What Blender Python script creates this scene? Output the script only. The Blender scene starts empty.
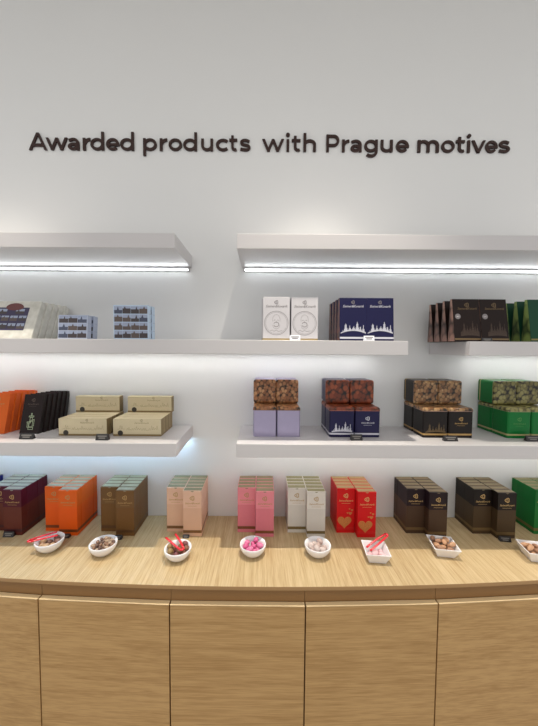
import bpy, bmesh, math, random
from mathutils import Vector, Matrix
random.seed(7)
S = bpy.context.scene
C = S.collection
PI = math.pi
# ------------------------------------------------------------------ camera
F, CX, CY = 310.0, 262.0, 363.0
PITCH, ROLL = math.radians(2.75), math.radians(0.37)
D, EYE = 1.63, 1.754                      # camera distance from the wall, eye height
cam = bpy.data.cameras.new('camera'); camo = bpy.data.objects.new('camera', cam); C.objects.link(camo)
cam.sensor_fit = 'AUTO'; cam.sensor_width = 36; cam.lens = F*36/726; cam.shift_x = (269-CX)/726; cam.clip_start = .02
CM = Matrix.Translation((0, -D, EYE)) @ Matrix.Rotation(PI/2-PITCH, 4, 'X') @ Matrix.Rotation(ROLL, 4, 'Z')
camo.matrix_world = CM
S.camera = camo
# ------------------------------------------------------------------ world, light, exposure
w = bpy.data.worlds.new('world'); S.world = w; w.use_nodes = True
bg = w.node_tree.nodes['Background']; bg.inputs[0].default_value = (1.0, .99, .975, 1); bg.inputs[1].default_value = .68
S.view_settings.view_transform = 'Standard'; S.view_settings.look = 'None'
S.view_settings.exposure = 0.12; S.view_settings.gamma = 1; S.view_settings.use_curve_mapping = False
def spot(x, e, col=(1, .92, .79), y=-.60, z=3.66, aim=(0, -.50, .9), size=52, r=.013):
    l = bpy.data.lights.new('ceiling_spot', 'SPOT'); l.energy = e; l.color = col; l.spot_size = math.radians(size)
    l.spot_blend = 1; l.shadow_soft_size = r
    o = bpy.data.objects.new('ceiling_spot', l); C.objects.link(o); o.location = (x, y, z)
    d = Vector((aim[0]+x, aim[1], aim[2])) - Vector((x, y, z)); o.rotation_euler = d.to_track_quat('-Z', 'Y').to_euler()
for x, e in ((-2.9, 225), (-1.33, 205), (.27, 235), (1.87, 220)):
    spot(x, e)
al = bpy.data.lights.new('added_ceiling_fill', 'AREA'); al.shape = 'RECTANGLE'; al.size = 5; al.size_y = 1.0; al.energy = 26; al.color = (1, .99, .97)  # unseen area light, added as soft fill and to even out the upper wall
ao = bpy.data.objects.new('added_ceiling_fill', al); C.objects.link(ao); ao.location = (0, -2.3, 3.65)

# ------------------------------------------------------------------ coordinates
def ray(px, py):
    d = CM.to_3x3() @ Vector(((px-CX)/F, -(py-CY)/F, -1)); return Vector((0, -D, EYE)), d
def on_y(px, py, Y):
    o, d = ray(px, py); return o + d*((Y-o.y)/d.y)
def on_z(px, py, Z):
    o, d = ray(px, py); return o + d*((Z-o.z)/d.z)

# ------------------------------------------------------------------ materials
def mat(name, col, rough=.5, metal=0, spec=.5, emit=None, es=1, noise=None):
    m = bpy.data.materials.new(name); m.use_nodes = True
    nt = m.node_tree; b = nt.nodes['Principled BSDF']
    b.inputs['Base Color'].default_value = (*col, 1); b.inputs['Roughness'].default_value = rough
    b.inputs['Metallic'].default_value = metal; b.inputs['Specular IOR Level'].default_value = spec
    if emit: b.inputs['Emission Color'].default_value = (*emit, 1); b.inputs['Emission Strength'].default_value = es
    tc = nt.nodes.new('ShaderNodeTexCoord'); n = nt.nodes.new('ShaderNodeTexNoise'); n.inputs['Scale'].default_value = (noise or (40, .04))[0]
    n.inputs['Detail'].default_value = 3
    nt.links.new(tc.outputs['Object'], n.inputs['Vector'])
    a = (noise or (40, .04))[1]
    mp = nt.nodes.new('ShaderNodeMapRange'); mp.inputs['To Min'].default_value = 1-a; mp.inputs['To Max'].default_value = 1+a
    nt.links.new(n.outputs['Fac'], mp.inputs['Value'])
    mx = nt.nodes.new('ShaderNodeVectorMath'); mx.operation = 'SCALE'; mx.inputs[0].default_value = col
    nt.links.new(mp.outputs[0], mx.inputs['Scale']); nt.links.new(mx.outputs[0], b.inputs['Base Color'])
    return m
def srgb(r, g, b):
    f = lambda c: (c/255/12.92) if c/255 <= .04045 else ((c/255+.055)/1.055)**2.4
    return (f(r), f(g), f(b))
def ramp(nt, fac, stops):
    r = nt.nodes.new('ShaderNodeValToRGB'); e = r.color_ramp.elements
    while len(e) < len(stops): e.new(.5)
    for k, (p, c) in enumerate(stops): e[k].position = p; e[k].color = (*c, 1)
    nt.links.new(fac, r.inputs[0]); return r
def wood(name, light, dark, axis, scale=1.0, rough=.45):
    m = bpy.data.materials.new(name); m.use_nodes = True; nt = m.node_tree; b = nt.nodes['Principled BSDF']
    tc = nt.nodes.new('ShaderNodeTexCoord'); mp = nt.nodes.new('ShaderNodeMapping')
    sc = {'Y': (62, 1.8, 62), 'X': (1.3, 30, 30)}[axis]
    mp.inputs['Scale'].default_value = [s*scale for s in sc]
    nt.links.new(tc.outputs['Object'], mp.inputs['Vector'])
    n1 = nt.nodes.new('ShaderNodeTexNoise'); n1.inputs['Scale'].default_value = 1.6; n1.inputs['Detail'].default_value = 6; n1.inputs['Roughness'].default_value = .65
    n1.inputs['Distortion'].default_value = .6
    nt.links.new(mp.outputs[0], n1.inputs['Vector'])
    mp2 = nt.nodes.new('ShaderNodeMapping'); mp2.inputs['Scale'].default_value = [s*scale*3.2 for s in sc]
    nt.links.new(tc.outputs['Object'], mp2.inputs['Vector'])
    n2 = nt.nodes.new('ShaderNodeTexNoise'); n2.inputs['Scale'].default_value = 2.2; n2.inputs['Detail'].default_value = 3
    nt.links.new(mp2.outputs[0], n2.inputs['Vector'])
    ad = nt.nodes.new('ShaderNodeMath'); ad.operation = 'MULTIPLY_ADD'; ad.inputs[1].default_value = .45
    nt.links.new(n2.outputs['Fac'], ad.inputs[0]); 
    sm = nt.nodes.new('ShaderNodeMath'); sm.operation = 'MULTIPLY'; sm.inputs[1].default_value = .62
    nt.links.new(n1.outputs['Fac'], sm.inputs[0]); nt.links.new(sm.outputs[0], ad.inputs[2])
    r = ramp(nt, ad.outputs[0], [(.40, dark), (.62, light)])
    nt.links.new(r.outputs[0], b.inputs['Base Color']); b.inputs['Roughness'].default_value = rough
    b.inputs['Specular IOR Level'].default_value = .35
    return m
def nuts_mat(name, stops, scale=75, gap=(.01, .006, .004), squash=(1, 1, 1), rough=.3):
    m = bpy.data.materials.new(name); m.use_nodes = True; nt = m.node_tree; b = nt.nodes['Principled BSDF']
    tc = nt.nodes.new('ShaderNodeTexCoord'); mp = nt.nodes.new('ShaderNodeMapping'); mp.inputs['Scale'].default_value = squash
    mp.inputs['Rotation'].default_value = (.4, .3, .5)
    nt.links.new(tc.outputs['Object'], mp.inputs['Vector'])
    v = nt.nodes.new('ShaderNodeTexVoronoi'); v.inputs['Scale'].default_value = scale; v.inputs['Randomness'].default_value = .85
    nt.links.new(mp.outputs[0], v.inputs['Vector'])
    sx = nt.nodes.new('ShaderNodeSeparateColor'); nt.links.new(v.outputs['Color'], sx.inputs[0])
    r = ramp(nt, sx.outputs[0], stops)
    r2 = ramp(nt, v.outputs['Distance'], [(.44, (1, 1, 1)), (.78, (0, 0, 0))])
    mx = nt.nodes.new('ShaderNodeMixRGB'); mx.inputs[1].default_value = (*gap, 1)
    nt.links.new(r2.outputs[0], mx.inputs[0]); nt.links.new(r.outputs[0], mx.inputs[2]); nt.links.new(mx.outputs[0], b.inputs['Base Color'])
    b.inputs['Roughness'].default_value = rough
    return m
M = {}
M['wall'] = mat('wall_paint', srgb(229, 230, 230), .75, noise=(3, .012))
M['ceiling'] = mat('ceiling_paint', (.7, .68, .65), .9)
M['floor'] = mat('floor_stone', (.42, .39, .35), .4, noise=(6, .15))
M['shelf'] = mat('shelf_lacquer', srgb(202, 199, 200), .3, noise=(3, .01))
M['alu'] = mat('aluminium_profile', (.62, .62, .64), .35, .8)
M['led'] = mat('led_diffuser_neutral', (.9, .9, .9), .5, emit=(.93, .98, 1.0), es=10)
M['led_cold'] = mat('led_diffuser_cold', (.9, .9, .9), .5, emit=(.44, .72, 1.0), es=34)
M['led_warm'] = mat('led_diffuser_warm', (.9, .9, .9), .5, emit=(1.0, .985, .96), es=15)
M['counter'] = wood('oak_worktop', srgb(200, 178, 138), srgb(172, 144, 102), 'Y')
M['door'] = wood('oak_door', srgb(198, 160, 108), srgb(172, 134, 84), 'X', 1.0)
M['edge'] = mat('oak_edge', srgb(176, 138, 92), .5)
M['edge_highlight'] = mat('oak_door_edge_highlight', srgb(236, 210, 165), .5)  # paler oak: spot light caught on the door tops, put into the colour
M['carcass'] = mat('oak_carcass', srgb(150, 112, 68), .6)
M['dark'] = mat('dark_gap', (.02, .015, .01), .8)
M['letter'] = mat('letter_brown', srgb(52, 32, 28), .42, spec=.3)
M['gold'] = mat('gold_foil', srgb(206, 172, 112), .4, .25)
M['goldp'] = mat('gold_print', srgb(176, 142, 88), .5, .2)
M['silver'] = mat('silver_print', srgb(205, 205, 215), .45, .2)
M['white'] = mat('white_print', srgb(225, 222, 218), .5)
M['greyp'] = mat('grey_print', srgb(128, 122, 124), .6)
M['porcelain'] = mat('porcelain', srgb(238, 236, 238), .18)
M['red_plastic'] = mat('red_plastic', srgb(214, 40, 52), .22)
M['card'] = mat('black_card', srgb(34, 31, 32), .35)
M['cardw'] = mat('white_card', srgb(225, 228, 236), .4)
M['cardtext'] = mat('card_text', srgb(118, 114, 110), .5)

# ------------------------------------------------------------------ mesh builder
class MB:
    def __init__(s): s.v = []; s.f = []; s.mi = []; s.sm = []
    def add(s, vs, fs, mi=0, smooth=False):
        o = len(s.v); s.v += [tuple(v) for v in vs]
        for f in fs: s.f.append([o+i for i in f]); s.mi.append(mi); s.sm.append(smooth)
        return s
    def box(s, a, b, mi=0, top=None):
        x0, y0, z0 = a; x1, y1, z1 = b
        vs = [(x0, y0, z0), (x1, y0, z0), (x1, y1, z0), (x0, y1, z0), (x0, y0, z1), (x1, y0, z1), (x1, y1, z1), (x0, y1, z1)]
        return s.add(vs, [(0, 3, 2, 1), (4, 5, 6, 7), (0, 1, 5, 4), (1, 2, 6, 5), (2, 3, 7, 6), (3, 0, 4, 7)], mi)
    def prism(s, poly, z0, z1, mi=0, axis='Z'):
        n = len(poly); mk = {'Z': lambda p, t: (p[0], p[1], t), 'X': lambda p, t: (t, p[0], p[1]), 'Y': lambda p, t: (p[0], t, p[1])}[axis]
        vs = [mk(p, z0) for p in poly]+[mk(p, z1) for p in poly]
        fs = [list(range(n))[::-1], list(range(n, 2*n))]+[(i, (i+1) % n, n+(i+1) % n, n+i) for i in range(n)]
        return s.add(vs, fs, mi)
    def lathe(s, prof, n=28, mi=0, squash=1.0):
        vs = []; fs = []
        for r, z in prof:
            for k in range(n):
                a = 2*PI*k/n; vs.append((r*math.cos(a), r*math.sin(a)*squash, z))
        for j in range(len(prof)-1):
            for k in range(n): fs.append((j*n+k, j*n+(k+1) % n, (j+1)*n+(k+1) % n, (j+1)*n+k))
        s.add(vs, fs, mi, True); return s
    def tube(s, pts, r, n=8, mi=0, closed=False, flat=1.0):
        pts = [Vector(p) for p in pts]; m = len(pts); vs = []; fs = []
        for i, p in enumerate(pts):
            a = pts[(i-1) % m] if (closed or i) else p; b = pts[(i+1) % m] if (closed or i < m-1) else p
            t = (b-a).normalized(); u = t.cross(Vector((0, 0, 1)))
            if u.length < 1e-4: u = t.cross(Vector((0, 1, 0)))
            u.normalize(); v = t.cross(u)
            for k in range(n): vs.append(p+u*(r*math.cos(2*PI*k/n))+v*(r*flat*math.sin(2*PI*k/n)))
        R = m if closed else m-1
        for i in range(R):
            for k in range(n): fs.append((i*n+k, i*n+(k+1) % n, ((i+1) % m)*n+(k+1) % n, ((i+1) % m)*n+k))
        if not closed: fs += [list(range(n))[::-1], list(range((m-1)*n, m*n))]
        return s.add(vs, fs, mi, True)
    def build(s, name, mats, parent=None, loc=(0, 0, 0), rot=(0, 0, 0), bevel=0, seg=2, edges=None, kind=None):
        me = bpy.data.meshes.new(name); me.from_pydata(s.v, [], s.f)
        for m in (mats if isinstance(mats, (list, tuple)) else [mats]): me.materials.append(M[m] if isinstance(m, str) else m)
        for p, mi, sm in zip(me.polygons, s.mi, s.sm): p.material_index = mi; p.use_smooth = sm
        bm = bmesh.new(); bm.from_mesh(me)
        if bevel:
            es = [e for e in bm.edges if (edges is None or edges(e))]
            bmesh.ops.bevel(bm, geom=es, offset=bevel, segments=seg, affect='EDGES', profile=.5)
        bmesh.ops.recalc_face_normals(bm, faces=bm.faces); bm.to_mesh(me); bm.free()
        o = bpy.data.objects.new(name, me); C.objects.link(o); o.location = loc; o.rotation_euler = rot
        if parent: o.parent = parent
        if kind: o['kind'] = kind
        return o
def thing(name, label, cat, loc=(0, 0, 0), rot=(0, 0, 0), group=None):
    o = bpy.data.objects.new(name, None); C.objects.link(o); o.empty_display_size = .02
    o.location = loc; o.rotation_euler = rot; tag(o, label, cat, group); return o
def tag(o, label, cat, group=None):
    o['label'] = label; o['category'] = cat
    if group: o['group'] = group
    return o
KIDS = {}
def kids(o): return [c for c in bpy.data.objects if c.parent == o]
def dup(proto, loc, label, group=None, rot=None, skip=()):
    r = proto.copy(); C.objects.link(r); r.location = loc; r['label'] = label
    if rot is not None: r.rotation_euler = rot
    if group: r['group'] = group
    for ch in KIDS[proto.name]:
        if ch.name.split('.')[0] in skip: continue
        c = ch.copy(); C.objects.link(c); c.parent = r
        for g in KIDS.get(ch.name, []):
            d = g.copy(); C.objects.link(d); d.parent = c
    return r
class Kind:
    """first placing uses the prototype itself, the later ones copy it"""
    def __init__(s, root):
        s.root = root; s.used = False
        KIDS[root.name] = kids(root)
        for c in KIDS[root.name]: KIDS[c.name] = kids(c)
    def place(s, loc, label, group=None, rot=None, skip=()):
        if not s.used and not skip:
            s.used = True; r = s.root; r.location = loc; r['label'] = label
            if rot is not None: r.rotation_euler = rot
            if group: r['group'] = group
            return r
        return dup(s.root, loc, label, group, rot, skip)
def text_geo(body, size, shear=0.0, bold=0.0, align='CENTER'):
    cu = bpy.data.curves.new('t', 'FONT'); cu.body = body; cu.size = size; cu.shear = shear; cu.offset = bold; cu.align_x = align; cu.resolution_u = 2
    o = bpy.data.objects.new('t', cu); C.objects.link(o); bpy.context.view_layer.update()
    me = bpy.data.meshes.new_from_object(o.evaluated_get(bpy.context.evaluated_depsgraph_get()))
    vs = [v.co.copy() for v in me.vertices]; fs = [tuple(p.vertices) for p in me.polygons]
    bpy.data.objects.remove(o); bpy.data.curves.remove(cu); bpy.data.meshes.remove(me)
    return vs, fs
_tc = {}
def add_text(mb, body, size, x, z, y, mi=0, shear=0., bold=0., sx=1.0):
    k = (body, size, shear, bold)
    if k not in _tc: _tc[k] = text_geo(body, size, shear, bold)
    vs, fs = _tc[k]
    mb.add([(x+v.x*sx, y, z+v.y) for v in vs], fs, mi)
def ribbon(pts, w, closed=False):
    P = [Vector(p) for p in pts]; n = len(P); L = []; R = []
    for i in range(n):
        a = P[(i-1) % n] if (closed or i) else None; b = P[(i+1) % n] if (closed or i < n-1) else None
        d1 = (P[i]-a).normalized() if a is not None else None; d2 = (b-P[i]).normalized() if b is not None else None
        if d1 is None: d1 = d2
        if d2 is None: d2 = d1
        n1 = Vector((-d1.y, d1.x)); n2 = Vector((-d2.y, d2.x)); m = (n1+n2)
        m = m.normalized() if m.length > 1e-5 else n1
        k = (w/2)/max(.35, m.dot(n1)); L.append(P[i]+m*k); R.append(P[i]-m*k)
    return L, R
def flat_ribbon(mb, pts, w, y, mi=0, closed=False, ox=0, oz=0):
    L, R = ribbon(pts, w, closed); n = len(L)
    vs = [(p.x+ox, y, p.y+oz) for p in L]+[(p.x+ox, y, p.y+oz) for p in R]
    mb.add(vs, [(i, (i+1) % n, n+(i+1) % n, n+i) for i in range(n if closed else n-1)], mi)
def arc(cx, cy, rx, ry, a0, a1, n=14):
    return [(cx+rx*math.cos(math.radians(a0+(a1-a0)*k/n)), cy+ry*math.sin(math.radians(a0+(a1-a0)*k/n))) for k in range(n+1)]

# ------------------------------------------------------------------ the setting
X0, X1, CEIL, YB = -2.4, 2.5, 3.7, -4.5
MB().box((X0, 0, 0), (X1, .1, CEIL)).build('wall_back', 'wall', kind='structure')
MB().box((X0, YB, -.05), (X1, .1, 0)).build('floor', 'floor', kind='structure')
MB().box((X0, YB, CEIL), (X1, .1, CEIL+.05)).build('ceiling', 'ceiling', kind='structure')

# ------------------------------------------------------------------ wall shelves
SF = -.32                                  # shelf front plane
def shelf(xa, xb, z0, z1, label, led, lx, corner=False):
    t = thing('wall_shelf', label, 'shelf', (0, 0, 0), group='white lacquered wall shelves')
    MB().box((xa, SF, z0), (xb, -.001, z1)).build('board', 'shelf', t, bevel=.0012, seg=1)
    a, b = lx; ys = -.028 if led == 'led_cold' else -.063
    if corner:                             # angled profile in the corner under the board, against the wall
        pr = MB().prism([(-.001, z0-.0170), (-.001, z0-.0005), (-.0200, z0-.0005), (-.0200, z0-.0085), (-.0115, z0-.0170)], a, b, axis='X').build('light_profile', 'alu', t)
        MB().prism([(-.0118, z0-.0160), (-.0198, z0-.0084), (-.0204, z0-.0098), (-.0180, z0-.0150), (-.0138, z0-.0168)], a+.006, b-.006, axis='X').build('light_diffuser', led, pr)
        for e in (a, b-.004): MB().prism([(-.0008, z0-.0195), (-.0008, z0-.0003), (-.024, z0-.0003), (-.024, z0-.012), (-.014, z0-.0195)], e-.001, e+.005, axis='X').build('end_cap', 'shelf', pr)
    else:                                  # flush strip under the board
        pr = MB().box((a, ys-.022, z0-.0016), (b, ys, z0-.0002)).build('light_profile', 'alu', t)
        MB().box((a+.004, ys-.018, z0-.0026), (b-.004, ys-.004, z0-.0015)).build('light_diffuser', led, pr)
    return t
GL, GR = -.366, -.108                     # the gap in the upper and lower shelves
Z3, Z2, Z1 = 1.343, 1.788, 2.228
shelf(-2.3, GL, 2.167, Z1, 'white empty top shelf on the left, lit by a light strip under it', 'led', (-2.25, GL-.012), True)
shelf(GR, 2.4, 2.167, Z1, 'white empty top shelf on the right, over the white portrait cartons', 'led', (GR+.012, 2.35), True)
shelf(-2.3, .617, 1.728, Z2, 'long white middle shelf carrying photo gift boxes and navy cartons', 'led_warm', (-2.25, .59))
shelf(.876, 2.4, 1.728, Z2, 'white middle shelf on the right carrying dark brown and green pouches', 'led_warm', (1.05, 2.35))
shelf(-2.3, GL, Z3-.059, Z3, 'white lower shelf on the left carrying cream skyline boxes', 'led_cold', (-2.25, GL-.012))
shelf(GR, 2.4, Z3-.059, Z3, 'white lower shelf on the right carrying almond tins', 'led_warm', (GR+.012, 2.35))

# ------------------------------------------------------------------ counter: cabinets with doors, worktop
CZ = .85
def yf(x): return -.497+.036*x*x           # gently bowed front
joints = [-1.858, -1.352]+[on_y(px, 640, yf((px-CX)/F*1.17)).x for px in (39.3, 169.8, 305, 437.2)]+[1.176, 1.69]
names = ['far left cabinet, mostly cut off by the picture edge', 'oak cabinet at the left edge of the picture',
         'second oak cabinet from the left, under the orange and brown cartons', 'oak cabinet under the peach and pink cartons',
         'oak cabinet under the red heart cartons', 'oak cabinet on the right, under the black cartons', 'oak cabinet beyond the right edge']
for i in range(1, len(joints)-2):
    a, b = joints[i], joints[i+1]
    t = thing('cabinet', 'light '+names[i] if 'light' not in names[i] else names[i], 'cabinet', ((a+b)/2, 0, 0), group='oak base cabinets')
    c = (a+b)/2; ya, yb = yf(a), yf(b)
    MB().prism([(a-c+.0008, -.012), (a-c+.0008, ya+.021), (b-c-.0008, yb+.021), (b-c-.0008, -.012)], .09, CZ-.0150).build('carcass', 'carcass', t)
    MB().prism([(a-c+.0008, -.04), (a-c+.0008, ya+.10), (b-c-.0008, yb+.10), (b-c-.0008, -.04)], .001, .089).build('plinth', 'carcass', t)
    d = MB(); g = .0028
    d.prism([(a-c+g, ya+.018), (a-c+g, ya-.002), (b-c-g, yb-.002), (b-c-g, yb+.018)], .095, .7725)
    d.prism([(a-c+g, ya+.018), (a-c+g, ya-.0022), (b-c-g, yb-.0022), (b-c-g, yb+.018)], .7727, .7750, 1)  # thin top strip with the lit edge painted in
    d.build('door', ['door', 'edge_highlight'], t)
top = MB(); n = 40; xs = [X0+.02+(X1-X0-.04)*k/n for k in range(n+1)]
poly = [(x, yf(x)) for x in xs]+[(xs[-1], -.002), (xs[0], -.002)]
vs = [(p[0], p[1], CZ) for p in poly]; top.add(vs, [list(range(len(vs)))])
top.add([(p[0], p[1], CZ-.014) for p in poly], [list(range(len(vs)))[::-1]])
N = len(poly)
for i in range(N):
    j = (i+1) % N; top.add([(*poly[i], CZ-.014), (*poly[j], CZ-.014), (*poly[j], CZ), (*poly[i], CZ)], [(0, 1, 2, 3)], 1)
tag(top.build('worktop', ['counter', 'edge']), 'long light oak worktop with a gently bowed front edge, carrying carton blocks and tasting bowls', 'worktop')

# ------------------------------------------------------------------ raised letters on the wall
W = .215
def ring(cx, w2=.44, h2=.39): return [('c', [(cx+w2*math.cos(2*PI*k/28), .5+h2*math.sin(2*PI*k/28)) for k in range(28)])]
ASC = 1.5
G = {
 'o': (ring(.56), 1.12),
 'd': (ring(.54)+[('o', [(1.0, 0), (1.0, ASC)])], 1.125),
 'p': (ring(.585)+[('o', [(.125, -.42), (.125, 1)])], 1.14),
 'g': (ring(.54)+[('o', [(1.0, 1)]+[(1.0, .05)]+arc(.56, .02, .44, .34, 0, -140, 12)[1:])], 1.125),
 'A': ([('o', [(.10, -.08), (.72, 1.44)]), ('o', [(.72, 1.44), (1.34, -.08)]), ('o', [(.34, .40), (1.10, .40)])], 1.44),
 'w': ([('o', [(.10, 1.06), (.50, -.02)]), ('o', [(.47, -.02), (.86, 1.02)]), ('o', [(.84, 1.02), (1.23, -.02)]), ('o', [(1.20, -.02), (1.60, 1.06)])], 1.70),
 'v': ([('o', [(.10, 1.06), (.53, -.04)]), ('o', [(.51, -.04), (.94, 1.06)])], 1.04),
 'a': ([('o', [(.10, .80)]+arc(.46, .56, .35, .33, 110, 0, 9)+[(.81, 0)]), ('c', [(.42+.29*math.cos(2*PI*k/20), .30+.19*math.sin(2*PI*k/20)) for k in range(20)]), ('o', [(.42, .49), (.8, .49)])], .935),
 'r': ([('o', [(.125, 0), (.125, 1)]), ('o', arc(.58, .42, .44, .47, 165, 88, 7))], .62),
 'e': ([('o', arc(.56, .5, .44, .39, 0, 318, 24)), ('o', [(.12, .47), (1.12, .47)])], 1.12),
 'c': ([('o', arc(.56, .5, .44, .39, 45, 315, 22))], .97),
 'u': ([('o', [(.125, 1), (.125, .42)]+arc(.50, .44, .375, .33, 180, 360, 12)[1:]+[(.875, .5)]), ('o', [(.875, 0), (.875, 1)])], 1.0),
 'h': ([('o', [(.125, 0), (.125, ASC)]), ('o', arc(.50, .56, .375, .33, 180, 0, 12)+[(.875, 0)])], 1.0),
 'm': ([('o', [(.125, 0), (.125, 1)]), ('o', arc(.46, .56, .34, .33, 180, 0, 12)+[(.80, 0)]), ('o', arc(1.14, .56, .34, .33, 180, 0, 12)+[(1.48, 0)])], 1.6),
 't': ([('o', [(.28, 1.27), (.28, .34)]+arc(.52, .36, .24, .24, 180, 300, 8)[1:]), ('o', [(.0, .90), (.70, .90)])], .74),
 's': ([('o', [(.82, .80)]+arc(.46, .71, .32, .19, 70, 250, 9)+[(.52, .49)]+arc(.52, .30, .30, .19, 70, -110, 9)+[(.06, .18)])], .90),
 'i': ([('o', [(.16, 0), (.16, 1)]), ('f', [(.16+.16*math.cos(2*PI*k/14), 1.36+.16*math.sin(2*PI*k/14)) for k in range(14)])], .32),
 'P': ([('o', [(.14, 0), (.14, 1.4)]), ('o', [(.14, 1.275), (.62, 1.275)]+arc(.66, .90, .36, .375, 90, -90, 12)+[(.14, .525)])], 1.15),
}
ordw = ['first', 'second', 'third', 'fourth', 'fifth', 'sixth', 'seventh', 'eighth']
words = {
 'Awarded': [(29.9, 47.8), (46.9, 68.5), (68.5, 80.3), (83.4, 91.5), (91.3, 104.9), (106.7, 119.9), (120.9, 134.7)],
 'products': [(143.5, 157.3), (160, 168), (168.9, 182.5), (183.6, 197.5), (201.2, 213.5), (216, 228.6), (229.4, 237.8), (239.8, 250.3)],
 'with': [(262.2, 283.9), (285.8, 289.7), (291.6, 300.8), (303, 316)],
 'Prague': [(325.7, 339.2), (341.5, 349.2), (350, 361.5), (364, 377.4), (380, 392.4), (395.4, 408.3)],
 'motives': [(416.8, 438.3), (440.6, 454), (455.3, 464.3), (466, 469.8), (470.8, 484.5), (484.5, 496.6), (497.8, 508.6)]}
zb = on_y(262, 152.2, 0).z; xh = on_y(262, 140.0, 0).z-zb
for wd, ext in words.items():
    for k, (ch, (pa, pb)) in enumerate(zip(wd, ext)):
        a = on_y(pa, 147, 0).x; b = on_y(pb, 147, 0).x
        st, gw = G[ch]; sx = (b-a)/gw; mb = MB(); lim = {'A': 1.4, 'w': 1.0, 'v': 1.0}.get(ch)
        for si, (kind, pts) in enumerate(st):
            yo = -.009-.0004*si
            if kind == 'f': mb.prism([(p[0]*sx, p[1]*xh) for p in pts], yo, -.001, axis='Y'); continue
            L, R = ribbon(pts, W, kind == 'c')
            cl = (lambda y: min(max(y, 0), lim)) if lim else (lambda y: y)
            L = [(p.x*sx, cl(p.y)*xh) for p in L]; R = [(p.x*sx, cl(p.y)*xh) for p in R]; n = len(L)
            vs = [(x, yo, z) for x, z in L]+[(x, yo, z) for x, z in R]+[(x, -.001, z) for x, z in L]+[(x, -.001, z) for x, z in R]
            fs = []; rr = n if kind == 'c' else n-1
            for i in range(rr):
                j = (i+1) % n; fs += [(i, j, n+j, n+i), (2*n+i, 2*n+j, 3*n+j, 3*n+i), (i, j, 2*n+j, 2*n+i), (n+i, n+j, 3*n+j, 3*n+i)]
            if kind != 'c': fs += [(0, n, 3*n, 2*n), (n-1, 2*n-1, 4*n-1, 3*n-1)]
            mb.add(vs, fs)
        o = mb.build('wall_letter', 'letter', loc=(a, 0, zb))
        tag(o, 'raised dark brown letter "%s", %s letter of the word "%s" on the wall' % (ch, ordw[k], wd), 'letter', 'raised letters of the wall sign')

# ------------------------------------------------------------------ cartons
EPS = .0004
def trefoil(mb, x, z, s, y, mi):
    P = []
    for k in range(3):
        a = 180+120*k
        for t in (-50, -25, 0, 25, 50): P.append((x+s*.55*math.cos(math.radians(a))+s*.5*math.cos(math.radians(a+t)), z+s*.55*math.sin(math.radians(a))+s*.5*math.sin(math.radians(a+t))))
    flat_ribbon(mb, P, s*.30, y, mi, True)
    flat_ribbon(mb, arc(x+s*.10, z, s*.40, s*.40, 60, 330, 10), s*.22, y, mi)
def brand(mb, x, z, w_, y, mi=0, logo=True):
    if logo: trefoil(mb, x, z, w_*.125, y, mi)
    add_text(mb, 'Steiner&Kovarik', w_*.145, x, z-w_*.34, y, mi, .35, w_*.0012, .86)
    mb.add([(x-w_*.26, y, z-w_*.46), (x+w_*.26, y, z-w_*.46), (x+w_*.26, y, z-w_*.445), (x-w_*.26, y, z-w_*.445)], [(0, 1, 2, 3)], mi)
def heart(mb, x, z, s, y, mi):
    P = []
    for k in range(36):
        t = 2*PI*k/36; P.append((x+s*16*math.sin(t)**3/16, y, z+s*(13*math.cos(t)-5*math.cos(2*t)-2*math.cos(3*t)-math.cos(4*t))/16))
    mb.add(P, [list(range(36))], mi)
CW, CD, CH = .0885, .0362, .222
def carton_kind(name, label, colour, band_col, top_col, upper=None, logo='goldp', hearts=False, band=(.016, .030), rough=.42, side=None):
    t = thing(name, label, 'carton')
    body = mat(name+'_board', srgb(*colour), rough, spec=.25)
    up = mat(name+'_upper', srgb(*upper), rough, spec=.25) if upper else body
    bd = mat(name+'_band', srgb(*band_col), .4, .2)
    x, y = CW/2-.0006, CD-.0006
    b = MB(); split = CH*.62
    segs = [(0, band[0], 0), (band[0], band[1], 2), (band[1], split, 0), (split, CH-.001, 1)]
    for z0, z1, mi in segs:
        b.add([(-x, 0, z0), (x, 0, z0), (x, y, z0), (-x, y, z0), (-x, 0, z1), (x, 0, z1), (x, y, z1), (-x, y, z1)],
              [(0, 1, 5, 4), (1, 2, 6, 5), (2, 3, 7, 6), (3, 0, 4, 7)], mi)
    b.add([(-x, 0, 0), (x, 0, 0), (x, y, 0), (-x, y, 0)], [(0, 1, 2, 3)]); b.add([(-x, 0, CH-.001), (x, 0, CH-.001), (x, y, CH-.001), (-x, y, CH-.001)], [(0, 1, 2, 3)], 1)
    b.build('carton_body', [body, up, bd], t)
    tp = MB().box((-x+.002, .0075, CH-.0009), (x-.002, y-.0015, CH+.0004))
    r = .007                                                     # thumb notch of the closing flap
    tp.add([(r*math.cos(PI+PI*k/10), -EPS, CH-.0012+r*.6*math.sin(PI+PI*k/10)) for k in range(11)], [list(range(11))])
    tp.build('top_flap', mat(name+'_flap', srgb(*top_col), .5), t)
    g = MB(); brand(g, 0, CH-.036, CW*.95, -EPS)
    g.build('brand_print', logo, t)
    if hearts:
        h = MB(); heart(h, -.006, .056, .034, -EPS, 0)
        for hx, hz, s in ((.022, .098, .009), (.008, .100, .0045), (.030, .114, .006), (.018, .120, .004)): heart(h, hx, hz, s, -EPS, 0)
        h.build('heart_print', mat('heart_gold', srgb(196, 124, 66), .45, .1, noise=(160, .35)), t)
    return Kind(t)
rown = ['front', 'second from the front', 'third from the front', 'fourth from the front', 'rear', 'rear']
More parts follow.
